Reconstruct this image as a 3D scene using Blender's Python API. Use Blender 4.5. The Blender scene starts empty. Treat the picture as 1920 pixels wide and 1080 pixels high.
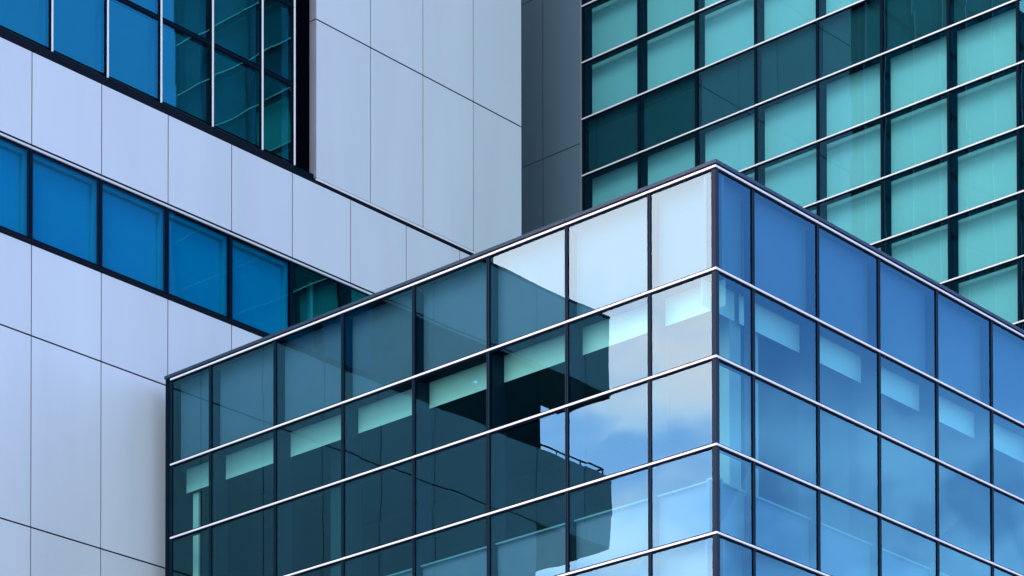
import bpy, math, random
from mathutils import Matrix, Vector
random.seed(7)
D = bpy.data; scene = bpy.context.scene; COL = scene.collection

# ------------------------------------------------------------------ camera
def make_camera():
    f, cy, yaw, pit, rol = 5.17347, 2.56743, 0.735152, 0.0253673, -0.00162056
    pos = Vector((-30.467, -23.649, -16.477))
    fw = Vector((math.cos(yaw)*math.cos(pit), math.sin(yaw)*math.cos(pit), math.sin(pit)))
    rt = Vector((math.sin(yaw), -math.cos(yaw), 0)); up = rt.cross(fw)
    r2 = rt*math.cos(rol) + up*math.sin(rol); u2 = -rt*math.sin(rol) + up*math.cos(rol)
    m = Matrix((r2, u2, -fw)).transposed().to_4x4(); m.translation = pos
    cd = D.cameras.new("camera"); cam = D.objects.new("camera", cd); COL.objects.link(cam)
    cam.matrix_world = m
    cd.sensor_fit = 'HORIZONTAL'; cd.sensor_width = 36.0
    cd.lens = f*1000/1920*36.0
    cd.shift_y = (cy*1000 - 540)/1920
    cd.clip_start = 0.1; cd.clip_end = 5000
    scene.camera = cam
make_camera()

# ------------------------------------------------------------------ world, sun, exposure
SUN_DIR = Vector((-0.62, -0.30, 0.72)).normalized()        # towards the sun
w = D.worlds.new("World"); scene.world = w; w.use_nodes = True
nt = w.node_tree; nt.nodes.clear(); N = nt.nodes; LK = nt.links.new
def wn(t, **k):
    n = N.new(t)
    for a, b in k.items(): setattr(n, a, b)
    return n
def wmath(op, a, b=None, c=None, clamp=False):
    n = wn('ShaderNodeMath', operation=op, use_clamp=clamp)
    for i, v in enumerate((a, b, c)):
        if v is None: continue
        if isinstance(v, (int, float)): n.inputs[i].default_value = v
        else: LK(v, n.inputs[i])
    return n.outputs[0]
out = wn('ShaderNodeOutputWorld'); bg = wn('ShaderNodeBackground')
tc = wn('ShaderNodeTexCoord'); dirv = tc.outputs['Generated']
sky = wn('ShaderNodeTexSky', sky_type='NISHITA', sun_disc=False)
sky.sun_elevation = math.asin(SUN_DIR.z); sky.sun_rotation = math.atan2(SUN_DIR.x, SUN_DIR.y)
sky.air_density = 1.3; sky.dust_density = 0.6; sky.ozone_density = 3.0
tint = wn('ShaderNodeMix', data_type='RGBA', blend_type='MULTIPLY'); tint.inputs[0].default_value = 1
LK(sky.outputs[0], tint.inputs[6]); tint.inputs[7].default_value = (0.62, 0.92, 1.1, 1)
def vdot(v):
    n = wn('ShaderNodeVectorMath', operation='DOT_PRODUCT'); LK(dirv, n.inputs[0]); n.inputs[1].default_value = v
    return n.outputs['Value']
def noise(scale, detail, vec=(1, 1, 2.6), loc=(0, 0, 0)):
    mp = wn('ShaderNodeMapping'); LK(dirv, mp.inputs[0]); mp.inputs['Scale'].default_value = vec; mp.inputs['Location'].default_value = loc
    n = wn('ShaderNodeTexNoise'); LK(mp.outputs[0], n.inputs['Vector'])
    n.inputs['Scale'].default_value = scale; n.inputs['Detail'].default_value = detail; n.inputs['Roughness'].default_value = 0.5
    return n.outputs['Fac']
SKY_STRENGTH = 0.12
def rad(r, g, b_): return (r/SKY_STRENGTH, g/SKY_STRENGTH, b_/SKY_STRENGTH, 1)
def azel(az, el):
    az, el = math.radians(az), math.radians(el)
    return (math.cos(az)*math.cos(el), math.sin(az)*math.cos(el), math.sin(el))
def cone(az, el, r_out, r_in):          # 1 inside r_in degrees of a direction, 0 outside r_out
    n = wn('ShaderNodeMapRange', interpolation_type='SMOOTHSTEP'); LK(vdot(azel(az, el)), n.inputs[0])
    n.inputs[1].default_value = math.cos(math.radians(r_out)); n.inputs[2].default_value = math.cos(math.radians(r_in))
    return n.outputs[0]
def ramp(v, lo, hi):
    n = wn('ShaderNodeMapRange', interpolation_type='SMOOTHSTEP'); LK(v, n.inputs[0])
    n.inputs[1].default_value = lo; n.inputs[2].default_value = hi; return n.outputs[0]
def mix(fac, a_, b_):
    n = wn('ShaderNodeMix', data_type='RGBA'); LK(fac, n.inputs[0]) if not isinstance(fac, float) else setattr(n.inputs[0], 'default_value', fac)
    LK(a_, n.inputs[6])
    if isinstance(b_, tuple): n.inputs[7].default_value = b_
    else: LK(b_, n.inputs[7])
    return n.outputs[2]
zdir = vdot((0, 0, 1))
n_big = noise(3.0, 3.0); n_fine = noise(15.0, 3.5, (1, 1, 2.2), (3.1, 1.7, 0.4)); n_wisp = noise(16.0, 3.0, (1, 1, 1.6), (0.6, 4.2, 1.1))
# thin high cloud over the whole dome, thicker in patches
c = mix(wmath('MULTIPLY_ADD', ramp(n_big, 0.38, 0.62), 0.35, 0.35), tint.outputs[2], rad(0.86, 0.98, 1.17))
# clear blue gap with soft clouds to the south east
blue = mix(wmath('MULTIPLY', wmath('MULTIPLY_ADD', ramp(n_wisp, 0.30, 0.72), 0.75, 0.12), wmath('SUBTRACT', 1.0, ramp(zdir, 0.325, 0.378))), mix(1.0, c, rad(0.72, 1.08, 2.75)), rad(3.3, 3.8, 6.2))
c = mix(cone(-40, 22, 42, 22), c, blue)
# bright sunlit cloud bank to the north west, bluer and broken near its foot
c = mix(cone(150, 32, 52, 14), c, rad(4.3, 4.0, 3.8))
foot = mix(ramp(n_fine, 0.36, 0.66), mix(1.0, c, rad(5.6, 4.9, 8.6)), rad(13.5, 7.9, 9.6))
edge = ramp(wmath('ADD', zdir, wmath('MULTIPLY', wmath('SUBTRACT', n_fine, 0.5), 0.10)), 0.345, 0.385)
c = mix(cone(139, 22, 16, 9), c, mix(edge, foot, rad(19.0, 8.1, 8.6)))
LK(c, bg.inputs[0]); bg.inputs[1].default_value = SKY_STRENGTH
LK(bg.outputs[0], out.inputs[0])

sl = D.lights.new("sun", 'SUN'); sl.energy = 1.5; sl.angle = math.radians(22); sl.color = (1.0, 0.98, 0.96)
so = D.objects.new("sun", sl); COL.objects.link(so)
so.rotation_euler = SUN_DIR.to_track_quat('Z', 'Y').to_euler(); so.location = (-20, -10, 40)
scene.view_settings.view_transform = 'Standard'; scene.view_settings.look = 'None'
scene.view_settings.exposure = 0.0; scene.view_settings.gamma = 1.0
scene.render.engine = 'CYCLES'
scene.cycles.max_bounces = 12; scene.cycles.transparent_max_bounces = 16
scene.cycles.glossy_bounces = 6; scene.cycles.diffuse_bounces = 4

# ------------------------------------------------------------------ materials
def new_mat(name):
    m = D.materials.new(name); m.use_nodes = True
    return m, m.node_tree, m.node_tree.nodes['Principled BSDF']
def paint(name, col, rough=0.5, metal=0.0, var=0.06, scale=3.0, streak=False, perobj=0.0, spec=0.35):
    m, t, b = new_mat(name)
    tcn = t.nodes.new('ShaderNodeTexCoord'); mp = t.nodes.new('ShaderNodeMapping')
    t.links.new(tcn.outputs['Object'], mp.inputs[0])
    mp.inputs['Scale'].default_value = (1, 1, 0.18) if streak else (1, 1, 1)
    n = t.nodes.new('ShaderNodeTexNoise'); t.links.new(mp.outputs[0], n.inputs['Vector'])
    n.inputs['Scale'].default_value = scale; n.inputs['Detail'].default_value = 5
    r = t.nodes.new('ShaderNodeMapRange'); t.links.new(n.outputs['Fac'], r.inputs[0])
    r.inputs[1].default_value = 0.3; r.inputs[2].default_value = 0.7
    r.inputs[3].default_value = 1-var; r.inputs[4].default_value = 1+var
    fac = r.outputs[0]
    if perobj:
        oi = t.nodes.new('ShaderNodeObjectInfo'); rr = t.nodes.new('ShaderNodeMapRange')
        t.links.new(oi.outputs['Random'], rr.inputs[0]); rr.inputs[3].default_value = 1-perobj; rr.inputs[4].default_value = 1+perobj
        mm = t.nodes.new('ShaderNodeMath'); mm.operation = 'MULTIPLY'
        t.links.new(fac, mm.inputs[0]); t.links.new(rr.outputs[0], mm.inputs[1]); fac = mm.outputs[0]
    v = t.nodes.new('ShaderNodeVectorMath'); v.operation = 'SCALE'; v.inputs[0].default_value = col
    t.links.new(fac, v.inputs['Scale']); t.links.new(v.outputs[0], b.inputs['Base Color'])
    b.inputs['Roughness'].default_value = rough; b.inputs['Metallic'].default_value = metal
    b.inputs['Specular IOR Level'].default_value = spec
    return m
def glass(name, tint_rgb, refl, refl_rgb, wave=0.0017, scale=1.2):
    m, t, b = new_mat(name); t.nodes.remove(b); o = t.nodes['Material Output']
    tr = t.nodes.new('ShaderNodeBsdfTransparent'); tr.inputs[0].default_value = (*tint_rgb, 1)
    gl = t.nodes.new('ShaderNodeBsdfGlossy'); gl.inputs['Roughness'].default_value = 0.0; gl.inputs[0].default_value = (*refl_rgb, 1)
    mx = t.nodes.new('ShaderNodeMixShader')
    lw = t.nodes.new('ShaderNodeLayerWeight'); lw.inputs[0].default_value = 0.5
    p = t.nodes.new('ShaderNodeMath'); p.operation = 'POWER'; t.links.new(lw.outputs['Facing'], p.inputs[0]); p.inputs[1].default_value = 4
    a = t.nodes.new('ShaderNodeMath'); a.operation = 'MULTIPLY_ADD'; t.links.new(p.outputs[0], a.inputs[0]); a.inputs[1].default_value = 0.8; a.inputs[2].default_value = refl
    a.use_clamp = True
    t.links.new(a.outputs[0], mx.inputs[0]); t.links.new(tr.outputs[0], mx.inputs[1]); t.links.new(gl.outputs[0], mx.inputs[2])
    tcn = t.nodes.new('ShaderNodeTexCoord'); oi = t.nodes.new('ShaderNodeObjectInfo')
    ad = t.nodes.new('ShaderNodeVectorMath'); ad.operation = 'MULTIPLY_ADD'
    t.links.new(oi.outputs['Random'], ad.inputs[0]); ad.inputs[1].default_value = (3.7, 1.9, 5.3); t.links.new(tcn.outputs['Object'], ad.inputs[2])
    n = t.nodes.new('ShaderNodeTexNoise'); t.links.new(ad.outputs[0], n.inputs['Vector']); n.inputs['Scale'].default_value = scale; n.inputs['Detail'].default_value = 0.0
    bp = t.nodes.new('ShaderNodeBump'); bp.inputs['Strength'].default_value = 1.0; bp.inputs['Distance'].default_value = wave
    t.links.new(n.outputs['Fac'], bp.inputs['Height']); t.links.new(bp.outputs[0], gl.inputs['Normal'])
    t.links.new(mx.outputs[0], o.inputs[0])
    return m
M = {}
M['panel'] = paint('white metal panel', (0.63, 0.715, 0.795), 0.5, 0, 0.045, 1.1, True, 0.028, spec=0.10)
M['grey_panel'] = paint('slate grey panel', (0.12, 0.195, 0.24), 0.55, 0, 0.04, 1.0, True)
M['return'] = paint('grey return panel', (0.26, 0.28, 0.34), 0.6)
M['joint'] = paint('dark joint', (0.012, 0.016, 0.025), 0.7)
M['frame'] = paint('black anodised frame', (0.001, 0.008, 0.020), 0.55, 0, 0.1, spec=0.04)
M['coping'] = paint('charcoal coping', (0.026, 0.056, 0.095), 0.5, 0, 0.08, spec=0.15)
M['cap'] = paint('white powder coated trim', (0.82, 0.83, 0.88), 0.35, 0, 0.02)
M['fin'] = paint('blue black fin', (0.005, 0.018, 0.045), 0.6)
M['sill'] = paint('dark blue grey sill', (0.004, 0.009, 0.018), 0.6, spec=0.05)
M['sill_edge'] = paint('pale sill edge', (0.22, 0.32, 0.38), 0.4)
M['blind'] = paint('white roller blind', (0.88, 0.92, 0.88), 0.8, 0, 0.02, 2.0, True, 0.03)
M['backing'] = paint('grey spandrel board', (0.18, 0.20, 0.31), 0.8, 0, 0.04)
M['backing_dark'] = paint('dark spandrel board', (0.03, 0.085, 0.10), 0.8, 0, 0.08)
M['backing_sky_reflection'] = paint('painted sky reflection board', (0.02, 0.62, 0.56), 0.6, 0, 0.03)  # blue of the reflected sky, painted into the board colour
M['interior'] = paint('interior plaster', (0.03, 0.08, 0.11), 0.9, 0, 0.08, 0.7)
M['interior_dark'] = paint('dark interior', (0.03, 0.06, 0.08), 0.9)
M['column'] = paint('interior column', (0.8, 0.82, 0.8), 0.8)
M['column_grey'] = paint('grey interior column', (0.42, 0.45, 0.45), 0.8)
M['mesh'] = paint('black louvre', (0.0015, 0.002, 0.005), 0.9, spec=0.0)
M['room'] = paint('pale room wall', (0.24, 0.3, 0.32), 0.9)
M['mullion'] = paint('slate mullion', (0.003, 0.018, 0.036), 0.5, 0, 0.1, spec=0.1)
M['roof'] = paint('roof membrane', (0.2, 0.2, 0.21), 0.9)
M['soffit'] = paint('green grey soffit', (0.16, 0.26, 0.24), 0.7)
M['concrete'] = paint('concrete', (0.28, 0.28, 0.28), 0.85, 0, 0.12)
M['glass_box'] = glass('teal glass', (0.43, 0.73, 0.72), 0.082, (0.31, 0.90, 1.0))
M['glass_right'] = glass('teal tower glass', (0.39, 0.725, 0.765), 0.10, (0.28, 0.80, 1.0), 0.0014)
M['glass_left'] = glass('blue green glass', (0.16, 0.58, 0.66), 0.11, (0.08, 0.9, 1.0))
M['glass_ribbon'] = glass('deep blue glass', (0.10, 0.54, 0.82), 0.012, (0.3, 0.8, 1.0))  # barely reflects; the sky's blue is painted on boards behind it

# ------------------------------------------------------------------ mesh helpers
class MB:
    def __init__(s): s.v = []; s.f = []
    def box(s, x0, x1, y0, y1, z0, z1):
        x0, x1 = sorted((x0, x1)); y0, y1 = sorted((y0, y1)); z0, z1 = sorted((z0, z1))
        b = len(s.v)
        s.v += [(x0,y0,z0),(x1,y0,z0),(x1,y1,z0),(x0,y1,z0),(x0,y0,z1),(x1,y0,z1),(x1,y1,z1),(x0,y1,z1)]
        s.f += [tuple(b+i for i in q) for q in ((0,3,2,1),(4,5,6,7),(0,1,5,4),(1,2,6,5),(2,3,7,6),(3,0,4,7))]
        return s
    def quad(s, pts):
        b = len(s.v); s.v += pts; s.f.append((b, b+1, b+2, b+3)); return s
    def build(s, name, mat, parent=None, bevel=0.0):
        me = D.meshes.new(name); me.from_pydata(s.v, [], s.f); me.materials.append(mat); me.update()
        o = D.objects.new(name, me); COL.objects.link(o)
        if parent is not None: o.parent = parent
        if bevel:
            md = o.modifiers.new('bevel', 'BEVEL'); md.width = bevel; md.segments = 2; md.limit_method = 'ANGLE'
        return o
def empty(name, label, cat):
    o = D.objects.new(name, None); COL.objects.link(o); o['label'] = label; o['category'] = cat
    o.empty_display_size = 0.5
    return o
# facade frames: s along the wall, d outwards from it, z up
class Face:
    def __init__(s, kind, pos): s.k = kind; s.p = pos
    def pt(s, a, d, z): return (s.p-d, a, z) if s.k == 'X' else (a, s.p-d, z)
    def box(s, mb, s0, s1, d0, d1, z0, z1):
        a = s.pt(s0, d0, z0); b = s.pt(s1, d1, z1)
        return mb.box(a[0], b[0], a[1], b[1], a[2], b[2])
    def pane(s, mb, s0, s1, d, z0, z1, j=0.0012):
        c = [(s0, z0), (s1, z0), (s1, z1), (s0, z1)]
        p = [s.pt(a, d+random.uniform(-j, j), z) for a, z in c]
        if s.k == 'X': p = p[::-1]
        return mb.quad(p)
GROUND = -18.1

def label(o, t): o['label'] = t

# ================================================================== BOX (glass podium building in front)
box = empty('glass_building', 'lower glass building in front with white trim bands and a sharp corner', 'building')
FL, FR = Face('X', 0.0), Face('Y', 0.0)
ZT = 1.456
rows = [ZT, 0.0, -1.25, -2.5, -3.75, -5.0]
ysL = [0.0] + [1.2044+1.5738*i for i in range(7)] + [11.64]
xsR = [0.0] + [0.8724+1.5773*i for i in range(8)]
XE, YE = xsR[-1]+0.0, 11.64
SILL = -2.95       # top of the spandrel inside row 4

def facade(root, F, ss, zs, blinds, glassmat, endmull=(True, True), hw=0.027):
    # vertical mullions: one part each, running the full height
    for i, s in enumerate(ss):
        if i == 0 and not endmull[0]: continue
        if i == len(ss)-1 and not endmull[1]: continue
        mb = MB()
        F.box(mb, s-hw, s-0.007, -0.02, 0.012, GROUND+0.5, zs[0]-0.03)
        F.box(mb, s+0.007, s+hw, -0.02, 0.012, GROUND+0.5, zs[0]-0.03)
        F.box(mb, s-hw, s+hw, -0.07, -0.02, GROUND+0.5, zs[0]-0.03)
        mb.build('mullion', M['mullion'], root)
    for k, z in enumerate(zs):
        mb = MB()
        for i in range(len(ss)-1):
            a, b = ss[i], ss[i+1]
            lo = a+hw if (i or endmull[0]) else a+0.045; hi = b-hw
            F.box(mb, lo, hi, (-0.14, -0.24, -0.10, -0.10, -0.14, -0.14)[k], 0.008, z-0.034, z+0.034)
        mb.build('transom', M['frame'], root)
        if k == 0 or True:
            mb = MB()
            for i in range(len(ss)-1):
                a, b = ss[i], ss[i+1]
                lo = a+0.004 if i else (-0.031 if F is FL else -0.0125)
                F.box(mb, lo, b-0.004, 0.013, 0.031, z-0.013, z+0.014)
            mb.build('white_trim', M['cap'], root)
    for k in range(len(zs)-1):
        zt, zb = zs[k]-0.034, zs[k+1]+0.034
        for i in range(len(ss)-1):
            a, b = ss[i]+hw, ss[i+1]-hw
            fr = MB()
            F.box(fr, a, a+0.006, -0.03, 0.003, zb, zt); F.box(fr, b-0.006, b, -0.03, 0.003, zb, zt)
            F.box(fr, a+0.006, b-0.006, -0.03, 0.003, zt-0.006, zt); F.box(fr, a+0.006, b-0.006, -0.03, 0.003, zb, zb+0.006)
            win = fr.build('window', M['frame'], root)
            F.pane(MB(), a+0.005, b-0.005, -0.008, zb+0.005, zt-0.005).build('pane', glassmat, win)
            blinds(F, win, k, i, a, b, zb, zt)
def box_inner(F, win, k, i, a, b, zb, zt):
    if k in (0, 4):
        F.box(MB(), a+0.005, b-0.005, -0.23, -0.19, zb-0.045, zt+0.045).build('spandrel_panel', M['backing'], win)
    elif k == 1:
        F.box(MB(), a+0.03, b-0.03, -0.30, -0.295, -0.415, 0.04).build('roller_blind', M['blind'], win)
    elif k == 3:
        mb = MB(); F.box(mb, a+0.005, b-0.005, -0.19, -0.15, zb-0.045, SILL)
        mb.build('spandrel_panel', M['backing'], win)
        F.box(MB(), a+0.005, b-0.005, -0.20, -0.10, SILL, SILL+0.025).build('window_sill', M['sill_edge'], win)
facade(box, FL, ysL, rows, box_inner, M['glass_box'], (False, True))
facade(box, FR, xsR, rows, box_inner, M['glass_box'], (False, False))
# inner structural fins behind the mullions
for F, ss, e in ((FL, ysL, (1, 0)), (FR, xsR, (1, 0))):
    for i, s in enumerate(ss):
        if i == 0 or i == len(ss)-1: continue
        mb = MB()
        if F is FR and i == 1:
            F.box(mb, s-0.02, s+0.02, -0.15, -0.071, rows[5]+0.04, rows[0]-0.06); mb.build('inner_fin', M['fin'], box); continue
        for z0, z1 in ((rows[4]+0.04, rows[1]-0.04), ):
            F.box(mb, s-0.05, s+0.05, -0.34, -0.071, z0, z1)
        F.box(mb, s-0.035, s+0.035, -0.22, -0.071, rows[1]-0.03, rows[0]-0.06)
        F.box(mb, s-0.035, s+0.035, -0.22, -0.071, rows[5]+0.04, rows[4]+0.03)
        mb.build('inner_fin', M['fin'], box)
# corner post
mb = MB(); mb.box(-0.012, 0.040, -0.012, 0.040, GROUND+0.5, ZT-0.03)
mb.box(-0.010, 0.01, 0.041, 0.066, GROUND+0.5, ZT-0.03); mb.box(0.041, 0.066, -0.010, 0.01, GROUND+0.5, ZT-0.03)
mb.box(0.041, 0.12, 0.041, 0.12, GROUND+0.5, ZT-0.06)
mb.build('corner_post', M['mullion'], box)
# left end post, return wall
mb = MB(); mb.box(-0.02, 0.35, YE+0.042, YE+0.125, GROUND+0.5, ZT+0.03)
mb.build('end_post', M['frame'], box)
MB().box(0.35, XE-0.1, YE+0.05, YE+0.11, GROUND+0.5, ZT+0.02).build('end_wall', M['sill'], box)
MB().box(XE+0.04, XE+0.14, 0.0, YE+0.11, GROUND+0.5, ZT+0.10).build('end_wall', M['sill'], box)
# coping along both faces, in segments
mb = MB()
for i in range(len(ysL)-1):
    hi = ysL[i+1]-0.005 if i < len(ysL)-2 else YE+0.13
    mb.box(-0.045, 0.45, ysL[i]+(0.005 if i else 0.40), hi, ZT+0.036, ZT+0.084)
for i in range(len(xsR)-1):
    mb.box(xsR[i]+(0.005 if i else -0.045), xsR[i+1]-0.005, -0.045, 0.395 if i else 0.395, ZT+0.036, ZT+0.084)
mb.build('coping', M['coping'], box)
MB().box(0.3, XE, 0.3, YE+0.04, ZT-0.25, ZT-0.05).build('roof', M['roof'], box)
# floor slabs and core seen through the glass
mb = MB()
mb.box(0.36, XE, 0.36, YE, 0.06, 0.25)
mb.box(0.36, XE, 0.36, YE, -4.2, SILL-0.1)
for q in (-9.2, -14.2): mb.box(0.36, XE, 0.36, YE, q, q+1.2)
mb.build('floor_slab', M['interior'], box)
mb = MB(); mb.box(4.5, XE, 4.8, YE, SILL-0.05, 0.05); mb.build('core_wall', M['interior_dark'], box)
MB().box(0.36, 0.40, 11.35, 11.49, SILL-0.1, -0.43).build('interior_column', M['column'], box)
MB().box(0.9, 1.25, 8.35, 8.7, SILL-0.1, 0.06).build('interior_column', M['interior'], box)
MB().box(0.80, 1.07, 0.38, 0.60, SILL-0.1, 0.06).build('interior_column', M['column_grey'], box)
MB().box(1.40, 1.49, 0.38, 0.46, SILL-0.1, 0.06).build('interior_column', M['column_grey'], box)
MB().box(4.0, 4.5, 0.9, 1.3, SILL-0.1, 0.06).build('interior_column', M['interior'], box)
# simple lower storeys below the frame
mb = MB(); FL.pane(mb, 0.05, YE-0.04, -0.02, GROUND+0.5, -5.06, 0); FR.pane(mb, 0.05, XE, -0.02, GROUND+0.5, -5.06, 0)
mb.build('lower_glazing', M['glass_box'], box)
mb = MB(); mb.box(0.30, 0.34, 0.30, YE, GROUND+0.5, -5.1); mb.box(0.34, XE, 0.30, 0.34, GROUND+0.5, -5.1)
mb.build('lower_lining', M['backing'], box)
mb = MB()
z = -6.25
while z > GROUND+1:
    mb.box(-0.06, 0.0, 0.02, YE, z-0.02, z+0.02); mb.box(-0.06, XE, -0.06, 0.0, z-0.02, z+0.02); z -= 1.25
mb.build('lower_trim', M['cap'], box)
MB().box(-0.1, XE, -0.1, YE+0.1, GROUND, GROUND+0.5).build('plinth', M['concrete'], box)

# ================================================================== RIGHT BUILDING (teal glass tower)
RX = 12.27
rb = empty('glass_tower', 'teal glass building at upper right with white blinds and slate grey side panels', 'building')
FB = Face('X', RX)
P_, H_ = 1.47846, 1.18011
ysB = [12.9567 - P_*i for i in range(10)] + [-1.36]          # descending
zB = lambda k: 13.1003 - H_*k
def rb_cells(root, k0, k1, i0, i1, asparts):
    fb, pb, bb, sb = MB(), MB(), MB(), MB()
    for k in range(k0, k1):
        zt, zb = zB(k)-0.026, zB(k+1)+0.026
        for i in range(i0, i1):
            b, a = ysB[i]-0.028, ysB[i+1]+0.028
            fr = fb if not asparts else MB()
            FB.box(fr, a, a+0.006, -0.03, 0.003, zb, zt); FB.box(fr, b-0.006, b, -0.03, 0.003, zb, zt)
            FB.box(fr, a+0.006, b-0.006, -0.03, 0.003, zt-0.006, zt); FB.box(fr, a+0.006, b-0.006, -0.03, 0.003, zb, zb+0.006)
            p = pb if not asparts else MB()
            FB.pane(p, a+0.005, b-0.005, -0.008, zb+0.005, zt-0.005)
            spand = (k % 7 == 2)
            q = (sb if spand else bb) if not asparts else MB()
            if spand: FB.box(q, a+0.005, b-0.005, -0.15, -0.12, zb-0.03, zt+0.03)
            else: FB.box(q, a+0.05, b-0.012, -0.235, -0.228, zb-0.03, zt+0.03)
            if asparts:
                win = fr.build('window', M['frame'], root)
                p.build('pane', M['glass_right'], win)
                if spand: q.build('spandrel_panel', M['backing_dark'], win)
                else: q.build('roller_blind', M['blind'], win)
    if not asparts:
        fb.build('upper_frames', M['frame'], root); pb.build('upper_glazing', M['glass_right'], root)
        bb.build('upper_blinds', M['backing'], root)
        if sb.v: sb.build('upper_spandrels', M['backing_dark'], root)
KT = -9; KB = 10
rb_cells(rb, -1, KB, 0, 8, True)
rb_cells(rb, KT, -1, 0, 10, False); rb_cells(rb, -1, KB, 8, 10, False)
TOPB = zB(KT)
for i, y in enumerate(ysB):
    mb = MB()
    FB.box(mb, y-0.028, y+0.028, -0.07, 0.010, 0.9, TOPB)
    FB.box(mb, y-0.05, y+0.05, -0.30, -0.071, 0.9, TOPB-0.05)
    mb.build('mullion', M['frame'], rb)
for k in range(KT, KB+1):
    z = zB(k)
    mb = MB(); cb = MB()
    for i in range(10):
        FB.box(mb, ysB[i+1]+0.028, ysB[i]-0.028, -0.16, 0.008, z-0.026, z+0.026)
        FB.box(cb, ysB[i+1]+0.004, ysB[i]-0.004 + (0.03 if i == 0 else 0), 0.012, 0.030, z-0.012, z+0.014)
    mb.build('transom', M['frame'], rb); cb.build('white_trim', M['cap'], rb)
# grey wall, panel by panel, running back behind the white block
yy = [13.008, 14.065, 15.55, 17.05, 18.55, 20.05, 21.55]
zz = [1.6, 3.324, 6.794, 10.264, 13.734, 17.204, 20.674, TOPB]
for y0, y1 in zip(yy, yy[1:]):
    for a, b in zip(zz, zz[1:]):
        FB.box(MB(), y0+0.009, y1-0.009, -0.012, 0.004, a+0.009, b-0.009).build('cladding_panel', M['grey_panel'], rb)
FB.box(MB(), 12.992, 13.008, -0.02, 0.03, 1.6, TOPB).build('edge_trim', M['return'], rb)
FB.box(MB(), 13.01, 21.6, -0.10, -0.03, 1.6, TOPB).build('joint_backing', M['joint'], rb)
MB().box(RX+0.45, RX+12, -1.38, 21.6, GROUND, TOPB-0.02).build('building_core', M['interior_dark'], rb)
MB().box(RX-0.02, RX+12, -1.38, 21.6, TOPB+0.04, TOPB+0.3).build('roof_slab', M['roof'], rb)
MB().box(RX+0.02, RX+12, -1.46, -1.39, GROUND, TOPB).build('side_cladding', M['grey_panel'], rb)

# ================================================================== LEFT BUILDING (white panels)
LY = 12.146
lb = empty('panel_building', 'white panelled building at left with a blue window band and blank panelled wall', 'building')
FP = Face('Y', LY)
pj = [-2.5654+1.46347*j for j in range(-7, 10)]
pj = [x for x in pj if x > -12.0]
xs = [-12.13] + pj
xs = [x for x in xs if x < 9.0] + [9.46]
G = 0.011
ZA, ZB_, ZC, ZD, ZE = 6.303, 4.747, 3.102, 1.588, -1.571
def panels(x_list, z0, z1, mat=None, lim=None):
    for a, b in zip(x_list, x_list[1:]):
        if b-a < 0.05: continue
        FP.box(MB(), a+G, b-G, -0.012, 0.0, z0+G+0.003, z1-G-0.003).build('cladding_panel', mat or M['panel'], lb)
panels(xs, ZB_, ZA)
panels(xs, ZD, ZC)
xl = [x for x in xs if x > -9.8]; xl = [-9.86] + xl
panels(xl, ZE, ZD); panels(xl, -4.73, ZE)
# lower storeys, below the frame: one cladding part
mb = MB()
for z0, z1 in ((-7.89, -4.73), (-11.05, -7.89), (-14.21, -11.05), (GROUND, -14.21)):
    for a, b in zip(xl, xl[1:]):
        if b-a > 0.05: FP.box(mb, a+G, b-G, -0.012, 0.0, z0+G+0.003, z1-G-0.003)
mb.build('lower_cladding', M['panel'], lb)
# dark backing behind the joints
mb = MB()
FP.box(mb, -9.85, 9.45, -0.3, -0.04, GROUND, ZC-0.02)
FP.box(mb, -12.12, 9.45, -0.3, -0.04, ZB_+0.01, ZA-0.01)
FP.box(mb, -12.12, -9.85, -0.18, -0.04, ZD+0.01, ZC-0.01)
mb.build('joint_backing', M['joint'], lb)
# white trim under the upper row and dark sill along the ribbon
mb = MB(); mc = MB()
for a, b in zip(xs, xs[1:]):
    if b < -9.8: continue
    a = max(a, -9.9)
    if b-a < 0.05: continue
    FP.box(mb, a+0.004, b-0.004, -0.05, -0.002, ZB_-0.056, ZB_-0.020)
mb.build('white_trim', M['panel'], lb)
FP.box(mc, -9.9, 9.44, -0.20, -0.035, ZB_-0.075, ZB_+0.008); mc.build('ribbon_head', M['frame'], lb)
mb = MB(); FP.box(mb, -9.9, 9.44, -0.14, 0.012, ZC+0.004, ZC+0.075); mb.build('ribbon_sill', M['sill'], lb)
mb = MB(); FP.box(mb, -9.9, 9.44, -0.14, -0.02, ZC+0.076, ZC+0.10); mb.build('ribbon_sill', M['frame'], lb)
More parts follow.
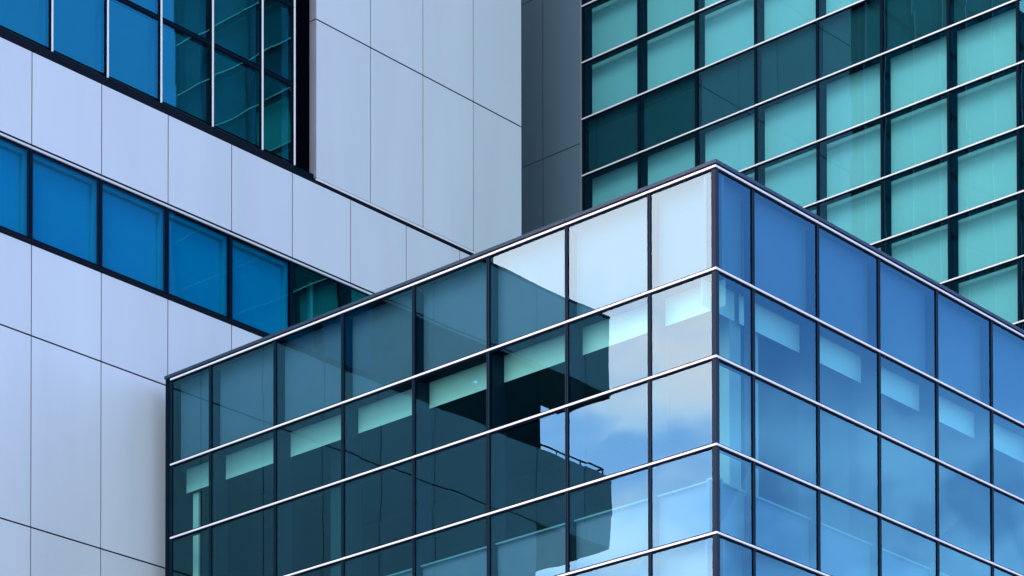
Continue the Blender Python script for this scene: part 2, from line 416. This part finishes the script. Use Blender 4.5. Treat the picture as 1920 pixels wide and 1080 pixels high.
# ribbon windows
zb, zt = ZC+0.10, ZB_-0.077
wx = [x for x in xs if x > -9.6]; wx = [-9.86]+wx
for i in range(len(wx)-1):
    a, b = wx[i]+0.024, wx[i+1]-0.024
    if b-a < 0.1: continue
    fr = MB(); FP.box(fr, a, a+0.008, -0.05, -0.012, zb, zt); FP.box(fr, b-0.008, b, -0.05, -0.012, zb, zt)
    FP.box(fr, a+0.008, b-0.008, -0.05, -0.012, zb, zb+0.008); FP.box(fr, a+0.008, b-0.008, -0.05, -0.012, zt-0.008, zt)
    win = fr.build('ribbon_window', M['frame'], lb)
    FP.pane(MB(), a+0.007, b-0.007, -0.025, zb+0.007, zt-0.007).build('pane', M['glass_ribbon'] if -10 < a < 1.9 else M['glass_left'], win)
    FP.box(MB(), a+0.01, b-0.01, -0.075, -0.064, zb+0.01, zb+0.024).build('pale_edge', M['sill_edge'], win)
    if -4.1 < b < 3.3:  # boards painted in place of the sky's reflection; cells further left stay dark
        FP.box(MB(), a+0.002, b-0.08, -0.20, -0.18, zb, zt-0.08).build('sky_reflection_panel', M['backing_sky_reflection'], win)
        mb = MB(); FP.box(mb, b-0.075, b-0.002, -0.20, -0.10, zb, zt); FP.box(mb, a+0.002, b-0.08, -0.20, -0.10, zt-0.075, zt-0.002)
        mb.build('sky_reflection_reveal', M['backing_sky_reflection'], win)
    elif 1.8 < a < 3.6:  # narrow strip of the same painted sky reflection
        FP.box(MB(), a+0.002, 3.48, -0.20, -0.18, zb, zt).build('sky_reflection_panel', M['backing_sky_reflection'], win)
for x in wx[1:-1]:
    mb = MB(); FP.box(mb, x-0.024, x+0.024, -0.20, -0.012, zb, zt); mb.build('ribbon_mullion', M['frame'], lb)
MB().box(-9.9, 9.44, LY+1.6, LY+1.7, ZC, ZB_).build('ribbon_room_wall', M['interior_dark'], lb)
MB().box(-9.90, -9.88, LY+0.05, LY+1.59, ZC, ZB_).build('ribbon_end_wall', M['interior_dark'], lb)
mb = MB(); mb.box(4.2, 4.27, LY+0.5, LY+0.57, ZC, ZB_); mb.build('interior_column', M['column'], lb)
# terrace at the far left end: post, rail, soffits
mb = MB(); FP.box(mb, -9.97, -9.905, -0.30, 0.0, ZC, ZB_-0.01); mb.build('terrace_post', M['frame'], lb)
mb = MB(); mb.box(-12.10, -9.98, LY+0.02, LY+1.4, ZB_-0.02, ZB_); mb.build('terrace_ceiling', M['joint'], lb)
mb = MB()
mb.box(-12.12, -9.98, LY+0.12, LY+0.15, ZC+0.13, ZC+0.155); mb.box(-12.12, -12.09, LY+0.15, LY+1.4, ZC+0.13, ZC+0.155)
for x in (-12.10, -11.3, -10.6, -10.02): mb.box(x-0.012, x+0.012, LY+0.125, LY+0.145, ZC-0.02, ZC+0.13)
mb.build('terrace_rail', M['frame'], lb)
mb = MB(); mb.box(-12.12, -9.86, LY+0.31, LY+5, ZD+0.02, ZD+0.3); mb.build('terrace_slab', M['concrete'], lb)
mb = MB(); mb.box(-12.12, -9.87, LY+0.002, LY+5, ZD-0.02, ZD+0.004); mb.build('terrace_soffit', M['soffit'], lb)
mb = MB(); mb.box(-12.12, -9.9, LY+0.31, LY+1.4, ZB_+0.01, ZA-0.02); mb.build('terrace_beam', M['joint'], lb)
mb = MB(); mb.box(-12.13, -8.56, LY-0.004, LY+0.5, ZA+0.001, ZA+0.05); mb.build('low_coping', M['coping'], lb)
# body
mb = MB()
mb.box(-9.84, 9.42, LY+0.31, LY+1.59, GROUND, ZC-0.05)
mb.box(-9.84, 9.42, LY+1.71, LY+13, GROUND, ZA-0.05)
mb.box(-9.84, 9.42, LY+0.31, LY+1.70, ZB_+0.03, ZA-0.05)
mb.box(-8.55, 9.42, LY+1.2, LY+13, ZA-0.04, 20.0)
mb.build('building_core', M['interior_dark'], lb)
# upper glazed section
fx = [-2.159+1.1766*i for i in range(-5, 5)] + [3.33]
ZW = [6.50, 7.91, 9.345, 10.78, 12.21, 13.65, 15.08, 16.5, 17.9, 19.4]
mb = MB(); FP.box(mb, -8.55, 9.44, -0.16, -0.055, ZA+0.0, ZW[0]-0.02); mb.build('upper_sill', M['frame'], lb)
mb = MB(); FP.box(mb, -8.55, 9.44, -0.05, 0.006, ZA+0.003, ZA+0.052); mb.build('upper_sill', M['sill'], lb)
mb = MB(); FP.box(mb, -8.55, 3.36, -0.054, -0.01, ZA+0.053, ZW[0]-0.04); mb.build('upper_sill', M['sill'], lb)
for i, x in enumerate(fx):
    mb = MB()
    z0 = ZW[0]-0.06
    for z1 in (9.315, 12.2, 15.1, 19.5):
        FP.box(mb, x-0.011, x+0.011, 0.0, 0.024, z0+0.004, z1-0.004); z0 = z1
    mb.build('white_fin', M['cap'], lb)
    mb = MB(); FP.box(mb, x-0.024, x+0.014, -0.14, -0.001, ZW[0]-0.03, 19.5); mb.build('mullion', M['frame'], lb)
    mb = MB(); FP.box(mb, x-0.03, x+0.03, -0.30, -0.141, ZW[0]-0.03, 19.5); mb.build('inner_fin', M['backing'], lb)
for k, z in enumerate(ZW[1:]):
    mb = MB()
    for i in range(len(fx)-1): FP.box(mb, fx[i]+0.03, fx[i+1]-0.035, -0.14, -0.012, z-0.03, z+0.03)
    mb.build('transom', M['frame'], lb)
pbig, fbig = MB(), MB()
for k in range(len(ZW)-1):
    zb, zt = ZW[k]+(0.04 if k else -0.01), ZW[k+1]-0.04
    for i in range(len(fx)-1):
        a, b = fx[i]+0.03, fx[i+1]-0.035
        vis = k < 3 and i >= 4
        fr = MB() if vis else fbig
        FP.box(fr, a, a+0.008, -0.05, -0.012, zb, zt); FP.box(fr, b-0.008, b, -0.05, -0.012, zb, zt)
        FP.box(fr, a+0.008, b-0.008, -0.05, -0.012, zb, zb+0.008); FP.box(fr, a+0.008, b-0.008, -0.05, -0.012, zt-0.008, zt)
        p = MB() if vis else pbig
        FP.pane(p, a+0.007, b-0.007, -0.025, zb+0.007, zt-0.007, 0.0008)
        if vis:
            win = fr.build('window', M['frame'], lb); p.build('pane', M['glass_left'], win)
pbig.build('upper_glazing', M['glass_left'], lb); fbig.build('upper_frames', M['frame'], lb)
MB().box(-8.55, 3.34, LY+1.0, LY+1.1, ZA, 19.6).build('room_wall', M['room'], lb)
MB().box(-8.65, -8.55, LY+0.0, LY+1.2, ZA-0.01, 20.0).build('end_wall', M['panel'], lb)
mz = [1.2, 3.48, 6.40, 9.32, 12.24, 15.16, 18.08, 20.0]
for y0, y1 in ((12.16, 13.6), (13.6, 15.0), (15.0, 16.4), (16.4, 17.8), (17.8, 19.2), (19.2, 20.6)):
    for z0, z1 in zip(mz, mz[1:]):
        MB().box(9.445, 9.458, y0+G, y1-G, z0+G, z1-G).build('side_panel', M['panel'], lb)
# black recess and blank panelled end
FP.box(MB(), 3.362, 3.86, -0.20, -0.17, ZA+0.05, 20).build('black_louvre', M['mesh'], lb)
tx = [3.881, 5.271, 6.671, 8.069, 9.46]
tz = [6.40, 9.32, 12.24, 15.16, 18.08, 20.0]
for z0, z1 in zip(tz, tz[1:]):
    for a, b in zip(tx, tx[1:]):
        FP.box(MB(), a+(G if a > 4 else 0), b-G, -0.012, 0.0, z0+G+0.003, z1-G-0.003).build('cladding_panel', M['panel'], lb)
    MB().box(3.868, 3.8805, LY+0.0005, LY+0.168, z0+G, z1-G).build('return_panel', M['return'], lb)
FP.box(MB(), 3.881, 9.45, -0.165, -0.035, 6.37, 20).build('joint_backing', M['joint'], lb)
mb = MB()
for a, b in zip(tx, tx[1:]): FP.box(mb, a+0.003, b-0.003, -0.03, 0.008, 6.358, 6.398)
mb.build('white_trim', M['cap'], lb)

# ================================================================== ground
mb = MB(); mb.quad([(-900, -900, GROUND), (900, -900, GROUND), (900, 900, GROUND), (-900, 900, GROUND)])
g = mb.build('ground', M['concrete']); g['kind'] = 'structure'
